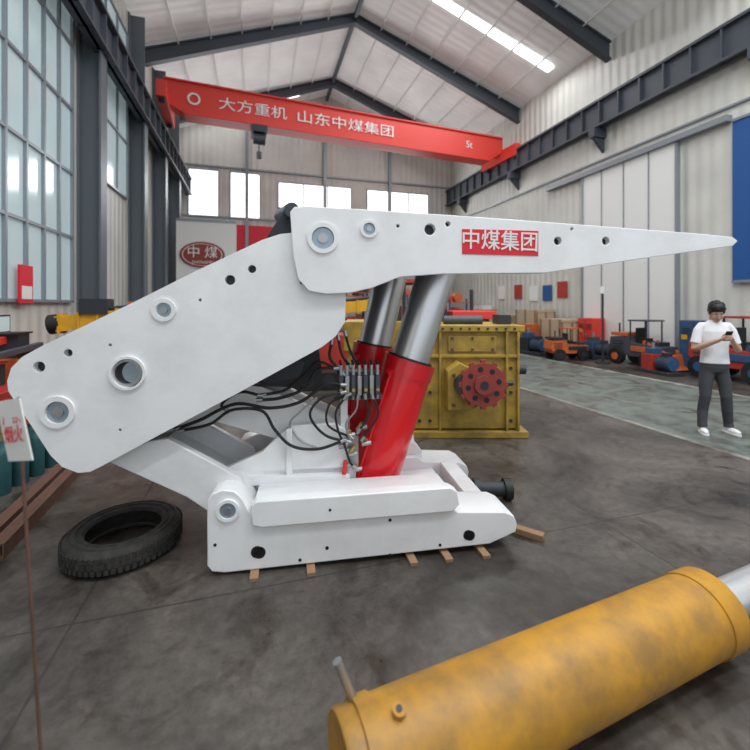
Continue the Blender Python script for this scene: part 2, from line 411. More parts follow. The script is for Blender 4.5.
# ================================================================= OVERHEAD CRANE
e=empty('overhead_crane')
A=Vector((UL+0.62,14.6,8.45)); C=Vector((UR-0.35,15.6,8.45)); L=(C-A).length; rz=math.atan2(C.y-A.y,C.x-A.x)
e.location=A; e.rotation_euler=(0,0,rz)
b=B()
b.prism([(0.0,-0.2),(0.6,-0.5),(L-0.8,-0.5),(L-0.1,-0.1),(L-0.1,0.52),(0.0,0.52)],-0.25,0.25,'crane')
b.box2((0.0,-0.32,0.50),(L-0.15,0.32,0.56),'crane'); b.box2((0.6,-0.32,-0.56),(L-0.8,0.32,-0.5),'crane')
b.finish('girder',parent=e,bevel=0.01)
b=B()
for x in (0.05,L-0.05):
    b.box2((x-0.14,-1.2,-0.5),(x+0.14,1.2,0.0),'crane')
    for y in (-0.95,0.95): b.cyl((x-0.08,y,-0.42),(x+0.08,y,-0.42),0.18,'dark')
b.finish('end_carriages',parent=e,bevel=0.01)
b=B()
b.box2((2.75,-0.4,-0.8),(3.25,0.4,-0.56),'dark'); b.cyl((2.8,-0.1,-0.95),(3.2,-0.1,-0.95),0.2,'slate'); b.cyl((3.0,0,-1.1),(3.0,0,-1.4),0.02,'dark'); b.box2((2.92,-0.08,-1.6),(3.08,0.08,-1.38),'slate')
b.finish('hoist_trolley',parent=e)
text('大方重机',0.46,'white2',e,(2.8,-0.285,-0.02),(R(90),0,0),'lettering_maker',sx=1.25)
text('山东中煤集团',0.48,'white2',e,(6.2,-0.285,-0.02),(R(90),0,0),'lettering_owner',sx=1.35)
text('5t',0.4,'white2',e,(11.6,-0.285,0.0),(R(90),0,0),'lettering_capacity')
b=B(); b.lathe([(0.14,0),(0.2,0),(0.2,0.02),(0.14,0.02)],'white2',Matrix.Translation((0.9,-0.26,0))@Matrix.Rotation(R(90),4,'X')); b.finish('maker_logo',parent=e)

# ================================================================= SHIELD SUPPORT
TH=R(8.5); Y0=2.542
sup=empty('hydraulic_roof_support',W(0,Y0),-PSI+TH)
def S(px,py,d):  # image pixel cast from camera onto the plane d metres behind the skid face
    q=(px-375)/F; Y=(d+math.cos(TH)*Y0)/(math.cos(TH)-q*math.sin(TH)); X=q*Y
    return (math.cos(TH)*X+math.sin(TH)*(Y-Y0), H-(py-305)/F*Y)
def SP(pts,d): return [S(x,y,d) for x,y in pts]
def S3(px,py,d):
    s,z=S(px,py,d); return Vector((s,d,z))
def rad(n,px,d): return n*S_Y(px,d)/F
def S_Y(px,d):
    q=(px-375)/F; return (d+math.cos(TH)*Y0)/(math.cos(TH)-q*math.sin(TH))

can=[(290,212),(294,207),(306,206),(360,209),(480,217),(600,226),(705,234),(733,237),(738,241),(733,246),(640,259),(545,273),(440,274),(400,277),(372,288),(350,293),(326,294),(309,291),(298,279),(293,255)]
b=B(); b.prism(SP(can,0),0,0.045,'white'); pl=b.finish('canopy_side_plate',parent=sup)
cut(pl,[(*S(px,py,0),rad(r,px,0),-0.05,0.1) for px,py,r in ((323,238,14),(369,229,7),(430,229.5,5.5),(448,224,2.5),(558,241,4),(606,241,4),(398,226,1.6),(572,229,1.5))])
v=pl.modifiers.new('b','BEVEL'); v.width=0.005; v.segments=2; v.limit_method='ANGLE'; v.angle_limit=R(50)
secs=[(300,211,284,1.05),(345,212,286,1.05),(372,213,280,1.05),(400,215,268,1.05),(450,218,262,1.0),(545,226,260,0.55),(640,233,250,0.22),(720,239,243,0.08)]
vs=[];fs=[]
for (px,t,bo,df) in secs:
    s0,zt=S(px,t,0.045); _,zb=S(px,bo,0.045)
    vs+= [(s0,0.045,zt),(s0,0.045,zb),(s0,0.045+df,zb+ (0.0 if df<0.3 else 0.06)),(s0,0.045+df,zt)]
for i in range(len(secs)-1):
    for k in range(4): fs.append((i*4+k,i*4+(k+1)%4,(i+1)*4+(k+1)%4,(i+1)*4+k))
fs+=[(0,1,2,3),(len(secs)*4-4,len(secs)*4-3,len(secs)*4-2,len(secs)*4-1)]
b=B(); b.add(vs,fs,'dark'); b.finish('canopy_body',parent=sup)
sh=[(7,381),(11,368),(22,357),(40,347),(130,304),(200,269),(262,240),(280,234),(300,232),(330,262),(346,292),(345,322),(336,336),(322,347),(240,392),(150,440),(104,465),(90,472),(78,473),(62,467),(50,455),(30,424),(8,391)]
b=B(); b.prism(SP(sh,0.05),0.05,0.095,'white'); pl=b.finish('gob_shield_side_plate',parent=sup)
cut(pl,[(*S(px,py,0.05),rad(r,px,0.05),0.0,0.15) for px,py,r in ((128,373,15),(164,310,7),(230,280,5),(252,269,4),(39,367,5.5),(68,353,4),(58,412,12),(110,345,1.5),(200,300,1.5),(120,430,1.5))])
v=pl.modifiers.new('b','BEVEL'); v.width=0.005; v.segments=2; v.limit_method='ANGLE'; v.angle_limit=R(50)
ins=[(16,380),(28,362),(134,311),(262,246),(292,240),(330,285),(334,318),(318,338),(240,383),(150,430),(100,454),(80,460),(66,455),(38,418)]
b=B(); b.prism(SP(ins,0.095),0.097,1.02,'dark')
b.prism(SP(sh,0.05),1.02,1.06,'white'); b.finish('gob_shield_body',parent=sup,bevel=0.004)
b=B(); b.prism([S(266,238,0.3),S(284,209,0.3),S(310,206,0.3),S(310,240,0.3)],0.3,1.0,'dark')  # far shield plate by the top hinge, its shade put into the dark colour
b.cyl(S3(292,210,0.2),S3(280,216,1.0),0.05,'slate'); b.finish('shaded_hinge_plate',parent=sup,bevel=0.01)
b=B()
def pinring(px,py,ro,ri,d,core='pinblue',boss=0.012):
    s,z=S(px,py,d); k=S_Y(px,d)/F
    b.pipe((s,d-boss,z),(s,d+0.02,z),ro*k,ri*k,'white')
    b.cyl((s,d+0.006,z),(s,d+0.05,z),ri*k*0.96,core)
    b.cyl((s,d-0.006,z),(s,d+0.02,z),ri*k*0.45,'steel')
pinring(323,238,15.5,11,0.0); pinring(369,229,9,6,0.0)
pinring(164,310,11.5,7.5,0.05); pinring(58,412,16,11,0.05)
s,z=S(128,373,0.05); k=S_Y(128,0.05)/F
b.pipe((s,0.035,z),(s,0.09,z),17*k,14.5*k,'white')
b.cyl((s+3*k,0.085,z),(s+3*k,0.1,z),11*k,'pinblue')
b.pipe((s-2*k,0.06,z),(s-2*k,0.1,z),14.4*k,11*k,'steel')
b.finish('hinge_pins',parent=sup)
b=B(); q=SP([(462,229),(538,231),(538,256),(462,254)],0); b.prism(q,-0.004,0.0,'signred'); b.finish('name_plate',parent=sup)
sc,zc=S(500,242.5,0); k=S_Y(500,0)/F
text('中煤集团',21*k,'white2',sup,(sc,-0.006,zc+0.003),(R(90),R(1.0),0),'name_plate_text',ext=0.0015,sx=0.98,bold=0.0012)

sk=[(207,501),(212,494),(222,490),(234,491),(242,498),(252,516),(258,522),(450,506),(458,512),(505,512),(514,516),(517,524),(516,532),(490,544),(225,573),(212,572),(207,566)]
prof=SP(sk,0)
upp=SP([(255,498),(445,485),(455,496),(456,520),(252,530)],0.06)
strip=SP([(251,506),(256,501),(450,487),(457,491),(459,504),(452,511),(262,527),(252,525)],-0.02)
b=B()
for d in (0.0,0.85):
    b.prism(prof,d,d+0.30,'white'); b.prism(upp,d+0.05,d+0.26,'white')
b.prism(strip,-0.03,0.05,'white'); b.prism(strip,1.15,1.18,'white')
b.prism(SP([(250,545),(470,520),(470,535),(250,562)],0),0.28,0.87,'white')
b.prism(SP([(330,485),(430,478),(440,500),(440,520),(320,530)],0.28),0.28,0.34,'white')
b.prism([S(480,512,0),S(500,512,0),S(500,535,0),S(480,540,0)],0.28,0.87,'white')
# gusset ribs on the inner faces of the skids
for px in (412,436):
    s0,z0=S(px,500,0.3); b.box2((s0-0.012,0.26,z0-0.12),(s0+0.012,0.36,z0+0.08),'white')
b.finish('base_skids',parent=sup,bevel=0.007)
b=B()
for px,py,r in ((257,552,6),(468,535,5)):
    s,z=S(px,py,0); k=S_Y(px,0)/F
    b.tube([(s,-0.002,z),(s,0.02,z)],[r*k,r*k],'black',n=20)
    b.tube([(s+0.015,-0.002,z-0.005),(s+0.015,0.02,z-0.005)],[r*k,r*k],'black',n=20)
for px,py,r in ((327,548,1.8),(215,545,1.6),(300,560,1.6),(390,555,1.6),(390,520,1.6),(330,510,1.4),(440,545,1.5)):
    s,z=S(px,py,0 if py>516 else -0.03); k=S_Y(px,0)/F; d=0 if py>516 else -0.03
    b.cyl((s,d-0.002,z),(s,d+0.02,z),r*k,'black')
s,z=S(228,510,0); k=S_Y(228,0)/F
b.pipe((s,-0.015,z),(s,0.02,z),11*k,8*k,'white'); b.cyl((s,-0.005,z),(s,0.02,z),8*k,'pinblue'); b.cyl((s,-0.012,z),(s,0.02,z),3*k,'steel')
b.finish('base_fittings',parent=sup)
b=B()
def plate(pts,d0,d1,m='white',dref=None): b.prism(SP(pts,d0 if dref is None else dref),d0,d1,m)
rear=[(212,495),(222,470),(262,452),(290,426),(335,424),(356,436),(356,492),(250,502)]
plate(rear,0.30,0.35); plate(rear,0.80,0.85,dref=0.30)
plate([(232,478),(350,474),(350,482),(232,487)],0.26,0.31)
plate([(262,470),(350,466),(350,495),(262,500)],0.30,0.85,dref=0.30)
plate([(286,430),(292,428),(292,498),(286,498)],0.27,0.31)
for d in (0.14,0.66):
    plate([(106,461),(118,452),(150,441),(168,439),(240,478),(248,496),(243,515),(226,522),(206,510),(186,497)],d,d+0.06,dref=0.14)
plate([(118,462),(152,452),(238,498),(228,512),(200,500)],0.2,0.66,dref=0.2)
for d in (0.40,0.70):
    plate([(160,412),(190,398),(232,385),(262,388),(330,418),(346,430),(342,448),(322,456),(300,448),(216,424),(176,430)],d,d+0.07,dref=0.36)
plate([(256,394),(310,420),(305,436),(246,414)],0.47,0.70,dref=0.36)
b.finish('lemniscate_links',parent=sup,bevel=0.006)
b=B()
plate([(246,376),(300,352),(318,346),(322,372),(300,388),(262,386)],0.34,0.72,'black',dref=0.34)
plate([(255,378),(296,358),(306,362),(300,378),(268,384)],0.33,0.34,'dark',dref=0.33)
b.finish('hose_trough',parent=sup,bevel=0.006)
b=B()
for px,py,r,dd in ((322,432,11,0.40),(318,486,5,0.30),(268,487,4,0.30)):
    s,z=S(px,py,dd-0.04); k=S_Y(px,dd)/F
    b.pipe((s,dd-0.02,z),(s,dd+0.02,z),r*k,0.6*r*k,'white'); b.cyl((s,dd-0.015,z),(s,dd+0.02,z),0.6*r*k,'pinblue')
b.finish('link_pins',parent=sup)
def leg(name,p0,p1,p2,d,rr,rc,tilt=0.0):
    b=B(); a=S3(*p0,d); m_=S3(*p1,d); t=S3(*p2,d)
    ax=(m_-a).normalized()
    b.cyl(a-ax*0.06,m_,rr,'red',n=40)
    b.cyl(m_-ax*0.10,m_+ax*0.02,rr*1.05,'red',n=40); b.cyl(m_+ax*0.02,m_+ax*0.035,rr*0.9,'dark',n=40)
    b.cyl(a+ax*0.02,a+ax*0.09,rr*1.04,'red',n=40)
    b.cyl(m_,m_+(t-m_)*1.0,rc,'chrome',n=40)
    b.ell(a-ax*0.06,(rr*0.98,)*3,'red')
    off=Vector((-rr*0.80,-rr*0.70,0))
    b.tube([a+off+ax*0.05,a+off+ax*0.25,m_+off-ax*0.06],0.011,'red'); b.cyl(m_+off*0.9-ax*0.08,m_+off*1.15-ax*0.04,0.022,'red')
    b.finish(name,parent=sup)
leg('leg_front',(370,486),(409,362),(441,258),0.52,rad(25,390,0.52),rad(19,420,0.52))
leg('leg_rear',(356,440),(374,347),(394,262),0.98,rad(20,375,0.98),rad(16,390,0.98))
b=B()
p=S3(372,492,0.52); b.box2((p.x-0.25,0.3,0.05),(p.x+0.25,0.8,p.z-0.02),'white'); b.finish('leg_sockets',parent=sup,bevel=0.01)
b=B()
for px,py in ((350,436),(352,455),(362,428),(346,466),(357,470),(343,446),(366,444)):
    p=S3(px,py,0.28); b.cyl(p+Vector((-0.03,0,0)),p+Vector((0.035,0,0.01)),0.016,'steel',n=12); b.cyl(p,p+Vector((0.0,0,0.04)),0.010,'brass',n=10)
p=S3(354,450,0.30); b.box2((p.x-0.03,0.29,p.z-0.12),(p.x+0.03,0.36,p.z+0.10),'steel')
p=S3(346,446,0.30); b.box2((p.x-0.05,0.30,p.z-0.02),(p.x+0.09,0.36,p.z+0.03),'dark')
for px,py in ((350,452),(357,430)):
    p=S3(px,py,0.27); b.cyl(p,p+Vector((0.03,-0.02,0.05)),0.012,'brass',n=10)
p=S3(344,474,0.26); b.cyl(p,p+Vector((0.01,0,0.09)),0.016,'red',n=12)
b.finish('leg_valves',parent=sup)
b=B()
p0=S3(338,368,0.30); p1=S3(380,394,0.30)
b.box2((p0.x,0.30,p1.z),(p1.x,0.42,p0.z-0.03),'dark')
for i in range(7):
    x=p0.x+0.02+i*(p1.x-p0.x-0.04)/6
    b.cyl((x,0.29,p0.z-0.05),(x,0.29,p0.z+0.02),0.013,'steel',n=12)
    b.cyl((x,0.29,p0.z+0.02),(x-0.01,0.27,p0.z+0.055),0.008,'black',n=10)
    b.box2((x-0.014,0.27,p1.z),(x+0.014,0.31,p0.z-0.055),'steel' if i%2 else 'slate')
    b.cyl((x,0.26,p1.z+0.04),(x,0.30,p1.z+0.04),0.012,'brass',n=12)
    b.cyl((x,0.29,p1.z-0.03),(x,0.29,p1.z),0.010,'steel',n=12)
b.box2((p0.x+0.02,0.33,S3(340,430,0.3).z),(p0.x+0.07,0.40,p1.z),'white')
b.box2((p0.x-0.03,0.32,p1.z-0.04),(p1.x+0.02,0.44,p1.z-0.01),'slate')
b.finish('valve_bank',parent=sup,bevel=0.002)
b=B()
def hose(pts,d,r=0.012,dd=0.0,m='black'):
    P=[S3(x,y,d+dd*i) for i,(x,y) in enumerate(pts)]; b.tube(catmull(P,8),r,m,n=10)
    for q0,q1 in ((P[0],P[1]),(P[-1],P[-2])):
        t=(q1-q0).normalized(); b.cyl(q0-t*0.01,q0+t*0.03,r*1.4,'steel',n=10)
hose([(176,429),(200,420),(235,404),(270,408),(300,402),(325,385),(345,385)],0.26,0.011)
hose([(180,431),(210,424),(232,410),(262,411),(275,430),(292,446),(318,449),(345,440)],0.24,0.010)
hose([(345,392),(322,398),(310,415),(325,435),(350,442)],0.24,0.009)
hose([(350,394),(330,404),(328,425),(352,438)],0.26,0.008)
hose([(258,400),(280,398),(305,388),(318,370),(338,368)],0.28,0.011)
hose([(262,395),(285,390),(305,375),(320,362),(345,375)],0.30,0.010)
hose([(365,395),(368,415),(358,432)],0.25,0.009)
hose([(372,395),(378,415),(362,440)],0.25,0.008)
hose([(332,340),(330,358),(342,372)],0.30,0.010)
hose([(338,336),(342,355),(352,368)],0.30,0.009)
hose([(345,332),(350,350),(360,368)],0.32,0.009)
hose([(358,396),(356,410),(346,424),(350,440)],0.25,0.007,m='steel')
hose([(228,412),(222,404),(240,392),(262,396)],0.3,0.010)
hose([(316,398),(300,412),(290,424),(300,440),(316,448)],0.28,0.007,m='steel')
hose([(346,396),(336,412),(338,430),(344,444),(350,462),(356,468)],0.25,0.008)
b.finish('hydraulic_hoses',parent=sup)

for px,py in ((252,582),(309,576),(411,563),(446,560),(483,556)):
    s,z=S(px,py,-0.05)
    b=B(); b.box((0,0,0.010),(0.05,0.42,0.019),'wood')
    q=Vector((s,0.13)); ex=Vector((math.cos(TH),math.sin(TH))); ey=Vector((-math.sin(TH),math.cos(TH)))
    c=Vector((0,Y0))+ex*q.x+ey*q.y
    b.finish('wooden_block',W(c.x,c.y),-PSI+TH+R(4))
b=B(); b.box((0,0,0.022),(0.06,0.26,0.044),'wood'); b.finish('wooden_block',W(1.06,2.84),-PSI+R(55),bevel=0.004)

e=empty('idler_roller',W(1.0,3.36),-PSI)
b=B(); b.cyl((-0.15,0,0.085),(0.12,0,0.085),0.06,'dark'); b.cyl((-0.17,0,0.085),(-0.12,0,0.085),0.085,'dark'); b.cyl((0.08,0,0.085),(0.14,0,0.085),0.085,'black'); b.cyl((0.14,0,0.085),(0.16,0,0.085),0.03,'dark'); b.finish('roller_body',parent=e)

# tyre
b=B()
pr=[(0.220,0.03),(0.232,0.008),(0.29,0.0),(0.325,0.012),(0.345,0.04),(0.35,0.08),(0.345,0.12),(0.325,0.148),(0.29,0.16),(0.232,0.152),(0.220,0.13),(0.232,0.12),(0.28,0.13),(0.315,0.11),(0.32,0.05),(0.28,0.03),(0.232,0.04)]
b.lathe(pr,'tyre')
for rr1 in (0.262,0.30): b.lathe([(rr1,0.155),(rr1+0.004,0.1635),(rr1+0.008,0.155)],'tyre')
for i in range(60):
    t=2*math.pi*i/60
    for zz in (0.045,0.08,0.115):
        b.box((0,0,0),(0.010,0.022,0.028),'tyre',Matrix.Rotation(t+(0.05 if zz==0.08 else 0),4,'Z')@Matrix.Translation((0.348,0,zz)))
b.finish('tyre',W(-1.69,2.70),0)

p=Vector(W(-2.42,2.55)); q=Vector(W(-2.90,3.9))
b=B()
for off in (0,0.13):
    o=Vector((-off,0,0))
    b.beam(p+o+Vector((0,0,0.004)),q+o+Vector((0,0,0.004)),0.09,0.008,'rust'); b.beam(p+o+Vector((0.04,0,0.05)),q+o+Vector((0.04,0,0.05)),0.008,0.09,'rust'); b.beam(p+o+Vector((0,0,0.095)),q+o+Vector((0,0,0.095)),0.09,0.008,'rust')
b.finish('steel_channel')

for i in range(4):
    for j in range(3):
        X=-3.22-0.17*j-0.02*i; Y=3.45+0.20*i
        e=B(); e.lathe([(0.001,0),(0.060,0),(0.065,0.02),(0.065,0.34),(0.05,0.39),(0.026,0.42),(0.026,0.46),(0.001,0.46)],'teal',n=24)
        e.cyl((0,0,0.44),(0,0,0.51),0.016,'brass',n=10); e.cyl((-0.03,0,0.49),(0.03,0,0.49),0.009,'steel',n=10)
        e.finish('gas_cylinder',W(X,Y),0)

e=empty('warning_sign',W(-1.15,1.30),-PSI)
b=B(); b.tube([(0.075,0,0),(0.03,0,0.7),(-0.01,0,1.33)],0.005,'rust',n=8); b.cyl((0.075,0,0),(0.075,0,0.015),0.09,'rust'); b.finish('post',parent=e)
b=B(); b.box((0,0,0),(0.15,0.004,0.20),'white2',Matrix.Translation((-0.015,-0.008,1.225))@Matrix.Rotation(R(-12),4,'Y')@Matrix.Rotation(R(-25),4,'Z')); b.finish('board',parent=e)
text('严禁\n烟火',0.06,'signred',e,(-0.017,-0.013,1.24),Euler((R(90),R(-12),R(-25))),'board_text',ext=0.0005)

# ================================================================= YELLOW CYLINDER IN FOREGROUND
p=Vector((-0.085,1.235,0.18)); q=Vector((1.61,1.925,0.18)); L=(q-p).length; a=math.atan2(q.y-p.y,q.x-p.x)
e=empty('yellow_hydraulic_cylinder',W(p.x,p.y),-PSI+a)
b=B()
T=Matrix.Translation((0,0,0.174))@Matrix.Rotation(R(90),4,'Y')
b.lathe([(0.001,-0.02),(0.158,-0.02),(0.164,-0.01),(0.164,0.04),(0.174,0.041),(0.174,0.10),(0.166,0.101),(0.166,L-0.13),(0.172,L-0.129),(0.172,L-0.01),(0.164,L),(0.10,L+0.001),(0.10,L-0.02),(0.001,L-0.02)],'ycyl',T,n=72)
b.finish('barrel',parent=e,bevel=0)
b=B(); b.cyl((L-0.03,0,0.174),(L+0.75,0,0.174),0.085,'chrome',n=40); b.pipe((L-0.01,0,0.174),(L+0.012,0,0.174),0.10,0.086,'dark'); b.cyl((L+0.7,0,0.174),(L+0.9,0,0.174),0.12,'ycyl'); b.finish('rod',parent=e)
b=B(); b.cyl((0.05,0.09,0.31),(0.0,0.11,0.44),0.016,'steel'); b.cyl((0.16,-0.03,0.33),(0.16,-0.035,0.355),0.022,'ycyl'); b.cyl((0.16,-0.033,0.35),(0.16,-0.035,0.358),0.010,'dark'); b.finish('port_fittings',parent=e)

# ================================================================= YELLOW CRUSHER
e=empty('coal_crusher',W(0,4.95),-PSI)
b=B()
b.box2((0.42,0.0,0.10),(1.78,0.9,1.30),'yellow')
b.box2((-0.35,0.15,0.10),(0.42,0.9,1.05),'yellow')
b.box2((0.30,-0.06,0.0),(1.88,1.0,0.08),'yellow')
b.box2((0.36,-0.05,1.30),(1.84,0.95,1.38),'yellow')
b.box2((-0.40,0.1,1.05),(0.42,0.95,1.42),'yellow')
for x in (0.45,0.80,1.62,1.76): b.box2((x-0.015,-0.05,0.08),(x+0.015,0.0,1.30),'yellow')
b.box2((0.45,-0.04,0.98),(1.76,0.0,1.02),'yellow')
b.prism([(0.86,0.38),(1.20,0.38),(1.24,0.60),(1.20,0.84),(1.00,0.95),(0.86,0.84)],-0.22,0.0,'yellow')
for x in (0.55,0.68,1.68):
    for z in (0.2,0.55,0.85): b.cyl((x,-0.02,z),(x,0.0,z),0.02,'dark',n=8)
for x in [0.5+0.11*i for i in range(12)]: b.cyl((x,-0.07,1.34),(x,-0.05,1.34),0.014,'dark',n=8)
b.box2((0.9,-0.02,1.05),(1.5,0.0,1.25),'yellow')
for x in (0.95,1.2,1.45):
    for z in (1.08,1.22): b.cyl((x,-0.035,z),(x,-0.02,z),0.018,'rust',n=8)
for x in (0.93,1.17):
    for z in (0.45,0.80): b.cyl((x,-0.25,z),(x,-0.22,z),0.022,'rust',n=8)
b.finish('housing',parent=e,bevel=0.008)
b=B()
b.cyl((1.05,-0.34,0.70),(1.05,-0.2,0.70),0.12,'dark'); b.cyl((1.25,-0.36,0.71),(1.25,0.0,0.71),0.07,'steel')
b.cyl((1.25,-0.30,0.71),(1.6,-0.3,0.72),0.03,'dark')
b.finish('bearing',parent=e)
b=B()
c0=Vector((1.25,-0.30,0.71))
b.pipe(c0,c0+Vector((0,-0.05,0)),0.255,0.10,'sprk',n=36); b.cyl(c0+Vector((0,-0.09,0)),c0,0.11,'sprk')
for i in range(12):
    t=2*math.pi*i/12
    b.box((0,0,0),(0.05,0.045,0.06),'sprk',Matrix.Translation(c0+Vector((0.262*math.cos(t),-0.025,0.262*math.sin(t))))@Matrix.Rotation(-t,4,'Y'))
for i in range(8):
    t=2*math.pi*i/8+0.2; p=c0+Vector((0.18*math.cos(t),-0.052,0.18*math.sin(t))); b.cyl(p,p+Vector((0,0.01,0)),0.032,'black',n=14)
b.cyl(c0+Vector((0,-0.095,0)),c0+Vector((0,-0.09,0)),0.05,'dark')
b.finish('sprocket',parent=e,bevel=0.003)
b=B(); b.cyl((1.78,0.2,0.80),(1.93,0.2,0.80),0.06,'dark'); b.box2((1.6,0.2,1.38),(1.75,0.5,1.50),'dark'); b.box2((0.0,0.3,1.42),(0.35,0.6,1.62),'dark'); b.cyl((0.5,0.4,1.38),(0.5,0.4,1.55),0.08,'redm'); b.cyl((0.9,0.3,1.43),(1.4,0.3,1.43),0.06,'slate'); b.finish('fittings',parent=e)

# ================================================================= MINING VEHICLES / MACHINES
def hall(u,v):
    return (u*math.cos(PSI)-v*math.sin(PSI), u*math.sin(PSI)+v*math.cos(PSI))
def loader(name,X,Y,rz,c1,c2,sc=1.0,boom=True,cab=True):
    e=empty(name,W(X,Y),-PSI+rz); e.scale=(sc,sc,sc)
    b=B()
    b.prism([(-0.95,0.32),(0.8,0.32),(1.0,0.55),(0.95,0.95),(0.2,1.0),(0.1,0.78),(-0.95,0.72)],-0.36,0.36,c1)
    b.box2((0.25,-0.38,1.0),(0.9,0.38,1.12),c2); b.box2((-0.9,-0.40,0.5),(0.1,-0.36,0.68),c2); b.box2((-0.9,0.36,0.5),(0.1,0.40,0.68),c2)
    for z in (0.6,0.7,0.8):
        for s in (-1,1): b.box2((0.4,s*0.37-0.01,z),(0.85,s*0.37+0.01,z+0.04),'dark')
    b.cyl((0.7,0.2,1.1),(0.7,0.2,1.45),0.03,'dark',n=10)
    b.box2((-0.8,-0.25,0.72),(-0.35,0.25,0.86),'dark'); b.tube([(0.2,-0.41,0.9),(-0.3,-0.43,0.78),(-0.8,-0.41,0.6)],0.02,'black',n=8)
    b.finish('chassis',parent=e,bevel=0.02)
    b=B()
    for x in (-0.6,0.6):
        for s in (-1,1):
            b.cyl((x,s*0.34,0.28),(x,s*0.54,0.28),0.28,'black',n=28); b.cyl((x,s*0.54,0.28),(x,s*0.56,0.28),0.13,c2,n=16)
    b.finish('wheels',parent=e,bevel=0.02)
    if cab:
        b=B()
        for x,y in ((-0.45,-0.34),(-0.45,0.34),(0.15,-0.34),(0.15,0.34)): b.cyl((x,y,0.7),(x,y,1.55),0.025,'dark',n=8)
        b.box2((-0.5,-0.40,1.53),(0.2,0.40,1.58),c1); b.box2((-0.25,-0.2,0.72),(0.05,0.2,0.95),'black'); b.box2((0.0,-0.2,0.95),(0.07,0.2,1.3),'black')
        b.finish('cab',parent=e)
    if boom:
        b=B()
        for s in (-1,1): b.beam((-0.3,s*0.3,0.85),(-1.2,s*0.3,0.45),0.06,0.12,c2)
        b.prism([(-1.15,0.05),(-1.45,0.02),(-1.5,0.06),(-1.25,0.15),(-1.18,0.5),(-1.1,0.5)],-0.42,0.42,c2)
        b.cyl((-0.6,0,0.6),(-1.15,0,0.4),0.05,'steel')
        b.finish('bucket_arm',parent=e,bevel=0.01)
    return e
AL=PSI+R(90)
loader('mining_loader',*hall(10.0,6.0),AL,'redm','blue',0.88)
loader('mining_loader',*hall(10.0,8.3),AL,'slate','orange',0.78)
loader('mining_loader',*hall(8.95,9.9),PSI+R(170),'orange','dark',0.60)
loader('mining_loader',*hall(9.9,15.9),AL,'orange','slate',0.9)
loader('mining_loader',*hall(9.6,18.6),AL,'redm','orange',0.9)
loader('tractor',1.15,8.3,R(3),'redm','crane',1.35,boom=False)
def pump_unit(name,u,v,rz,c1,c2,sc=1.0):
    x,y=hall(u,v); e=empty(name,W(x,y),rz); e.scale=(sc,)*3
    b=B(); b.box2((-0.6,-0.3,0),(0.6,0.3,0.1),'dark'); b.cyl((-0.5,0,0.35),(0.0,0,0.35),0.2,c1,n=24)
    for i in range(6): b.cyl((-0.45+i*0.08,0,0.35),(-0.43+i*0.08,0,0.35),0.23,'slate',n=24)
    b.box2((0.05,-0.25,0.1),(0.5,0.25,0.6),c2); b.cyl((-0.02,0,0.35),(0.08,0,0.35),0.08,'steel'); b.box2((0.12,-0.18,0.6),(0.42,0.18,0.78),c1)
    b.cyl((0.28,0,0.78),(0.28,0,0.95),0.05,'steel',n=12); b.box2((-0.35,-0.1,0.55),(-0.15,0.1,0.68),'dark')
    b.finish('pump_body',parent=e,bevel=0.01)
pump_unit('pump_unit',9.25,7.2,R(80),'blue','redm',0.75)
pump_unit('pump_unit',10.25,9.95,R(90),'slate','blue',0.8)
pump_unit('pump_unit',8.9,11.3,R(95),'blue','dark',0.9)
pump_unit('pump_unit',8.7,12.9,R(85),'redm','orange',0.9)
pump_unit('pump_unit',8.6,14.6,R(100),'slate','redm',1.0)
def cabinet(u,v,rz,w,h,col):
    b=B(); b.box2((-w/2,-0.25,0.08),(w/2,0.25,h),col); b.box2((-w/2+0.03,-0.22,0),(w/2-0.03,0.22,0.08),'dark')
    b.box2((-0.005,-0.262,0.12),(0.005,-0.25,h-0.04),'dark')
    for s in (-1,1):
        b.box2((s*0.05-0.01,-0.28,h*0.5),(s*0.05+0.01,-0.26,h*0.5+0.12),'steel')
        for i in range(4): b.box2((s*w/4-0.1,-0.262,h-0.2-0.05*i),(s*w/4+0.1,-0.25,h-0.18-0.05*i),'dark')
    b.box2((-w/2+0.05,-0.262,h*0.62),(-w/2+0.2,-0.255,h*0.62+0.12),'ybright')
    b.finish('control_cabinet',(u,v,0),rz,bevel=0.006)
cabinet(10.45,7.1,R(-90),0.7,1.25,'blue'); cabinet(10.5,10.5,R(-90),0.6,1.2,'crane'); cabinet(10.45,16.95,R(-90),0.8,1.6,'white2'); cabinet(9.35,12.15,R(-80),0.5,0.95,'orange')
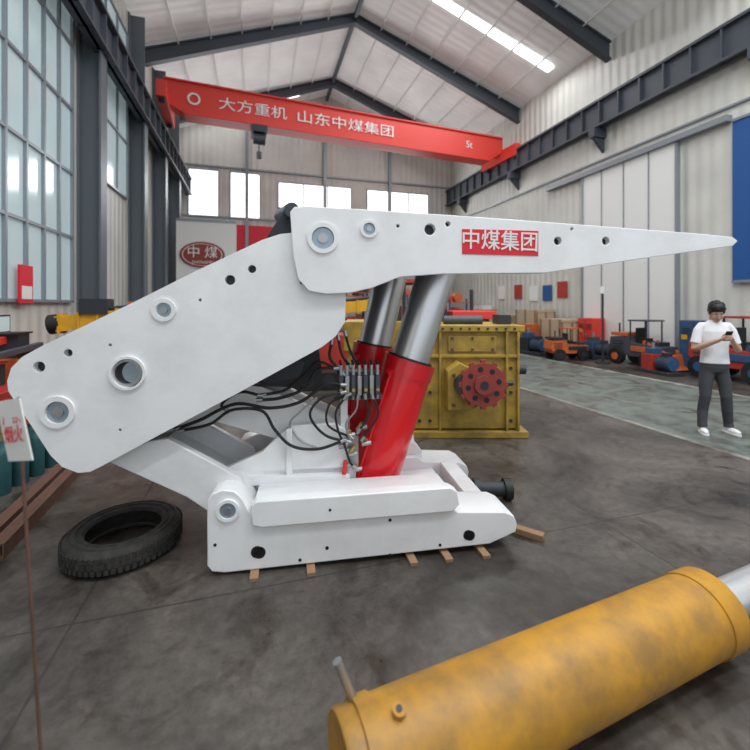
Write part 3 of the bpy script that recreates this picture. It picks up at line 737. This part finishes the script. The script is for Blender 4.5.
def drill_rig(name,X,Y,rz,c1,c2):
    e=empty(name,W(X,Y),-PSI+rz)
    b=B()
    for s in (-1,1):
        P=[(-0.8,0.0),(0.8,0.0),(0.98,0.12),(0.98,0.25),(0.8,0.36),(-0.8,0.36),(-0.98,0.25),(-0.98,0.12)]
        b.prism(P,s*0.45-0.12,s*0.45+0.12,'black')
        for x in (-0.75,-0.4,0,0.4,0.75): b.cyl((x,s*0.57,0.18),(x,s*0.58,0.18),0.12,'dark',n=16)
    b.finish('tracks',parent=e,bevel=0.01)
    b=B(); b.prism([(-0.9,0.3),(0.9,0.3),(1.0,0.6),(0.8,1.05),(-0.5,1.05),(-0.9,0.7)],-0.36,0.36,c1)
    b.box2((-0.2,-0.3,1.05),(0.5,0.3,1.25),'dark'); b.finish('body',parent=e,bevel=0.02)
    b=B(); b.beam((-1.2,-0.1,1.36),(1.5,-0.1,1.66),0.22,0.22,c2)
    for i in range(12):
        t=i/11; b.box((-1.15+2.6*t,-0.1,1.365+0.28*t),(0.03,0.27,0.28),c2)
    b.cyl((0.6,-0.1,1.2),(0.3,-0.1,1.5),0.06,'steel'); b.cyl((-0.9,-0.1,1.54),(1.4,-0.1,1.80),0.03,'dark'); b.box2((-0.9,-0.25,1.5),(-0.55,0.05,1.72),'dark'); b.box2((-0.3,-0.2,1.5),(-0.05,0.0,1.68),'orange')
    b.cyl((-1.3,-0.1,1.35),(-1.15,-0.1,1.37),0.14,'black')
    b.finish('boom',parent=e)
drill_rig('drill_rig',-3.40,6.15,R(16.6),'redm','ybright')
drill_rig('drill_rig',-1.35,8.1,R(8),'redm','ybright')
e=empty('hydraulic_power_pack',(-2.75,5.45,0),0)
b=B(); b.box2((-0.35,-0.75,0),(0.35,0.75,0.08),'dark'); b.box2((-0.32,-0.7,0.08),(0.32,0.1,0.75),'redm'); b.box2((-0.3,0.15,0.08),(0.3,0.7,1.0),'orange')
for y in (-0.55,-0.3,-0.05): b.cyl((0,y,0.75),(0,y,0.98),0.09,'dark',n=16); b.cyl((0,y,0.98),(0,y,1.0),0.11,'redm',n=16)
for z in (0.25,0.45,0.6): b.box2((0.32,-0.6,z),(0.335,0.0,z+0.06),'dark')
b.beam((0.1,-0.7,1.06),(0.1,0.7,1.12),0.07,0.07,'slate'); b.beam((-0.1,-0.7,1.16),(-0.1,0.7,1.24),0.09,0.09,'crane'); b.cyl((-0.1,-0.6,0.75),(-0.1,-0.6,1.16),0.03,'dark'); b.cyl((-0.1,0.5,0.98),(-0.1,0.5,1.2),0.03,'dark'); b.cyl((0.1,-0.6,0.75),(0.1,-0.6,1.06),0.03,'dark'); b.cyl((0.1,0.5,0.98),(0.1,0.5,1.1),0.03,'dark')
b.finish('pack_body',parent=e,bevel=0.01)
b=B(); b.box((-0.05,0.42,1.29),(0.24,0.34,0.02),'black'); b.box((-0.17,0.42,1.40),(0.012,0.34,0.22),'black'); b.box((-0.163,0.42,1.40),(0.004,0.30,0.18),'glass'); b.box2((-0.15,0.3,1.0),(0.05,0.55,1.28),'dark'); b.finish('control_laptop',parent=e)
# red tool cabinet / oil drums by the left wall
for i,(u,v) in enumerate(((-2.85,8.05),(-2.85,8.75))):
    b=B(); b.lathe([(0.001,0),(0.28,0),(0.29,0.02),(0.28,0.04),(0.28,0.28),(0.292,0.30),(0.28,0.32),(0.28,0.58),(0.292,0.60),(0.28,0.62),(0.28,0.86),(0.29,0.88),(0.27,0.88),(0.27,0.865),(0.001,0.865)],'crane' if i==0 else 'orange',n=32); b.cyl((0.15,0,0.865),(0.15,0,0.885),0.03,'steel',n=10); b.finish('oil_drum',(u,v,0))
b=B(); b.box2((UL+0.09,7.25,1.66),(UL+0.12,7.62,2.24),'signred'); b.box2((UL+0.09,7.3,1.72),(UL+0.13,7.57,1.92),'white2'); b.finish('safety_poster')

def crate(u,v,w,d,h,rz=0,z0=0,m='crate',name='wooden_crate'):
    b=B(); b.box2((-w/2,-d/2,z0+0.1),(w/2,d/2,z0+h),m)
    for x in (-w/2+0.04,0,w/2-0.04): b.box2((x-0.04,-d/2-0.02,z0),(x+0.04,d/2+0.02,z0+0.1),'wood'); b.box2((x-0.035,-d/2-0.02,z0+0.1),(x+0.035,-d/2,z0+h),'wood' if m=='crate' else m)
    for y in (-d/2+0.04,0,d/2-0.04): b.box2((-w/2-0.02,y-0.035,z0+0.1),(-w/2,y+0.035,z0+h),'wood' if m=='crate' else m)
    for z in (0.14,h-0.05): b.box2((-w/2,-d/2-0.03,z0+z-0.035),(w/2,-d/2-0.005,z0+z+0.035),m)
    b.finish(name,(u,v,0),rz)
crate(10.1,11.4,0.9,1.0,1.15); crate(10.15,12.8,0.9,1.1,1.45,R(3)); crate(10.1,14.1,0.9,1.0,1.25,R(-3)); crate(7.9,16.9,1.0,0.9,1.1,R(5)); crate(7.0,18.9,1.2,0.9,1.4,R(5)); crate(5.4,19.2,1.1,0.9,1.2)
crate(7.9,13.3,0.7,0.7,0.6,R(8)); crate(9.0,16.2,0.7,0.7,0.8,R(-8))
def rack(u,v,w,h,rz,cols):
    e=empty('storage_rack',(u,v,0),rz)
    b=B()
    for x in (-w/2,0,w/2):
        for y in (-0.3,0.3): b.box2((x-0.03,y-0.03,0),(x+0.03,y+0.03,h),'blue')
    for i in range(4):
        z=0.15+i*(h-0.3)/3; b.box2((-w/2,-0.32,z-0.03),(w/2,0.32,z),'orange')
    b.finish('frame',parent=e)
    b=B()
    for i in range(4):
        z=0.15+i*(h-0.3)/3; x=-w/2+0.1
        while x<w/2-0.35:
            ww=random.uniform(0.2,0.45); hh=random.uniform(0.2,0.42)
            if random.random()<0.5: b.box2((x,-0.25,z),(x+ww-0.05,0.2,z+hh),random.choice(cols))
            else: b.cyl((x+ww/2,-0.25,z+hh/2),(x+ww/2,0.2,z+hh/2),min(hh,ww)/2,random.choice(cols),n=14)
            x+=ww
    b.finish('parts',parent=e)
rack(3.4,18.2,3.0,2.2,0,['redm','dark','orange','crate','slate'])
rack(5.2,13.6,2.4,2.0,R(-6),['dark','orange','crane','redm','steel'])
rack(4.3,15.8,2.6,2.3,0,['redm','crane','dark','orange'])
rack(7.4,14.6,1.8,1.9,R(-10),['redm','crane','dark','orange','slate'])
b=B(); b.cyl((0,0,0),(0,0,2.0),0.025,'dark'); b.cyl((0,0,0),(0,0,0.04),0.2,'dark'); b.box((0,0,2.05),(0.3,0.1,0.2),'white2'); b.finish('floodlight_stand',(9.3,8.9,0),R(40))

# ================================================================= MAN
man=empty('man',W(4.32,5.09),-PSI-R(14)); man.scale=(0.93,0.93,1.0)
b=B()
b.rings([((0,0.01,0.78),0.145,0.10),((0,0.01,0.84),0.160,0.115),((0,0.01,0.92),0.155,0.112),((0,0.01,0.99),0.14,0.10)],'pants')
for s,kx,ax,ay in ((-1,-0.12,-0.15,-0.02),(1,0.12,0.19,0.05)):
    b.tube([(s*0.075,0.01,0.88),(s*0.080,0.01,0.78),(kx*0.93,-0.01,0.62),(kx,-0.03,0.48),(kx+ (ax-kx)*0.45,0.01,0.30),(ax,ay+0.01,0.13),(ax,ay,0.075)],[0.088,0.088,0.078,0.066,0.063,0.055,0.058],'pants',n=20)
b.finish('trousers',parent=man,voxel=0.009,smooth_it=3)
b=B()
b.rings([((0,0.0,0.89),0.165,0.12),((0,0.0,0.98),0.155,0.115),((0,-0.005,1.08),0.148,0.108),((0,-0.005,1.20),0.160,0.112),((0,0.0,1.30),0.168,0.112),((0,0.005,1.37),0.145,0.09),((0,0.01,1.41),0.095,0.072),((0,0.01,1.440),0.060,0.062)],'shirt')
for s in (-1,1):
    b.tube([(s*0.08,0,1.365),(s*0.150,0.0,1.355),(s*0.19,-0.005,1.30),(s*0.215,-0.015,1.22),(s*0.232,-0.02,1.14)],[0.05,0.060,0.060,0.058,0.064],'shirt',n=20)
b.finish('t_shirt',parent=man,voxel=0.008,smooth_it=2)
b=B()
el={-1:(-0.255,-0.03,1.07),1:(0.265,-0.03,1.05)}
wr={-1:(-0.075,-0.255,1.20),1:(0.085,-0.235,1.19)}
for s in (-1,1):
    E=Vector(el[s]); Wr=Vector(wr[s])
    b.tube([(s*0.215,-0.015,1.24),(s*0.24,-0.02,1.15),E,E.lerp(Wr,0.15),E.lerp(Wr,0.4),E.lerp(Wr,0.8),Wr],[0.042,0.041,0.036,0.038,0.036,0.027,0.024],'skin',n=16)
    pc=Wr+Vector((-s*0.028,-0.03,0.028))
    b.tube([Wr,pc-Vector((-s*0.005,0,0.01)),pc+Vector((-s*0.02,-0.02,0.02))],[0.023,0.031,0.029],'skin',n=14,flat=0.65)
b.finish('arms',parent=man,voxel=0.006,smooth_it=2)
b=B()
for s in (-1,1):
    Wr=Vector(wr[s]); kn=Wr+Vector((-s*0.045,-0.055,0.035))
    for i,(ln,dz) in enumerate(((0.062,0.022),(0.07,0.007),(0.066,-0.008),(0.052,-0.022))):
        k0=kn+Vector((0,0,dz)); k1=k0+Vector((-s*ln*0.25,-ln*0.45,0.0)); k2=k1+Vector((-s*ln*0.45,-ln*0.05,0.004)); 
        b.tube([k0-Vector((-s*0.01,-0.01,0)),k0,k1,k2],[0.009,0.009,0.0085,0.007],'skin',n=10)
        b.ell(k2,(0.007,)*3,'skin',nu=8,nv=6)
    t0=Wr+Vector((-s*0.02,-0.02,0.03)); t1=t0+Vector((-s*0.01,-0.02,0.035)); t2=t1+Vector((-s*0.02,-0.012,0.02))
    b.tube([t0,t1,t2],[0.011,0.010,0.008],'skin',n=10); b.ell(t2,(0.008,)*3,'skin',nu=8,nv=6)
b.finish('fingers',parent=man)
b=B(); b.box((0,0,0),(0.075,0.009,0.15),'black',Matrix.Translation((0.0,-0.30,1.255))@Matrix.Rotation(R(35),4,'X')); b.finish('phone',parent=man,bevel=0.004)
hp=empty('head',(0,0.0,1.425)); hp.parent=man; hp.rotation_euler=(R(24),0,R(-6)); hp.scale=(1.05,1.05,1.05)
b=B()
b.ell((0,0.015,0.150),(0.074,0.090,0.082),'skin'); b.ell((0,-0.022,0.100),(0.064,0.066,0.080),'skin'); b.ell((0,-0.045,0.040),(0.040,0.038,0.028),'skin')
b.ell((0,-0.088,0.098),(0.011,0.014,0.024),'skin'); b.ell((0,-0.096,0.084),(0.015,0.014,0.011),'skin')
for s in (-1,1): b.ell((s*0.074,0.01,0.108),(0.010,0.020,0.030),'skin'); b.ell((s*0.036,-0.066,0.082),(0.022,0.018,0.022),'skin')
b.tube([(0,0.03,-0.06),(0,0.022,0.0),(0,0.012,0.07)],[0.056,0.052,0.053],'skin',n=20)
b.finish('face',parent=hp,voxel=0.004,smooth_it=3)
b=B()
for s in (-1,1):
    b.ell((s*0.028,-0.080,0.115),(0.012,0.007,0.005),'shirt',nu=12,nv=8); b.ell((s*0.028,-0.085,0.115),(0.005,0.004,0.005),'black',nu=10,nv=8)
    b.ell((s*0.030,-0.082,0.133),(0.018,0.006,0.004),'hair',nu=12,nv=6)
b.ell((0,-0.084,0.058),(0.022,0.008,0.007),'lip',nu=14,nv=8)
b.finish('facial_features',parent=hp)
b=B()
b.ell((0,0.024,0.168),(0.085,0.100,0.088),'hair'); b.ell((0,0.055,0.125),(0.076,0.068,0.080),'hair'); b.ell((0,-0.040,0.205),(0.068,0.055,0.042),'hair')
for s in (-1,1): b.ell((s*0.070,-0.01,0.140),(0.014,0.035,0.038),'hair')
random.seed(3)
for i in range(60):
    t=random.uniform(0,2*math.pi); ph=random.uniform(0.05,1.25)
    d=Vector((math.sin(ph)*math.cos(t),math.sin(ph)*math.sin(t),math.cos(ph)))
    c=Vector((0,0.018,0.168))+Vector((d.x*0.082,d.y*0.096,d.z*0.086))
    if c.y<-0.06 and c.z<0.19: continue
    b.tube([c-d*0.01,c+d*0.010+Vector((0,-0.012,-0.004)),c+d*0.006+Vector((0.004,-0.03,-0.014))],[0.014,0.011,0.004],'hair',n=8)
b.finish('hair',parent=hp,voxel=0.004,smooth_it=1)
b=B()
for s,x,y,rz_ in ((-1,-0.15,-0.02,12),(1,0.19,0.05,-14)):
    T=Matrix.Translation((x,y,0))@Matrix.Rotation(R(-rz_),4,'Z')
    b.ell((0,-0.08,0.042),(0.046,0.10,0.038),'shoe',T); b.ell((0,0.02,0.05),(0.040,0.062,0.046),'shoe',T)
    b.prism([(-0.040,0.07),(0.040,0.07),(0.048,-0.06),(0.044,-0.14),(0.02,-0.178),(-0.02,-0.178),(-0.044,-0.14),(-0.048,-0.06)],0.0,0.022,'shoe',T,ax='z')
b.finish('shoes',parent=man,voxel=0.006,smooth_it=2)

# ================================================================= WORLD / CAMERA
w=bpy.data.worlds.new('World'); scene.world=w; w.use_nodes=True
w.node_tree.nodes['Background'].inputs[0].default_value=(0.88,0.94,1,1); w.node_tree.nodes['Background'].inputs[1].default_value=0.9
cam=bpy.data.cameras.new('Camera'); co=bpy.data.objects.new('Camera',cam); scene.collection.objects.link(co); scene.camera=co
co.location=(0,0,H); co.rotation_euler=(R(90),0,-PSI)
cam.sensor_width=36; cam.lens=36*F/750; cam.shift_y=-70/750; cam.clip_end=200
cam.dof.use_dof=True; cam.dof.focus_distance=2.9; cam.dof.aperture_fstop=1.4
scene.view_settings.view_transform='Standard'
scene.view_settings.exposure=0.12
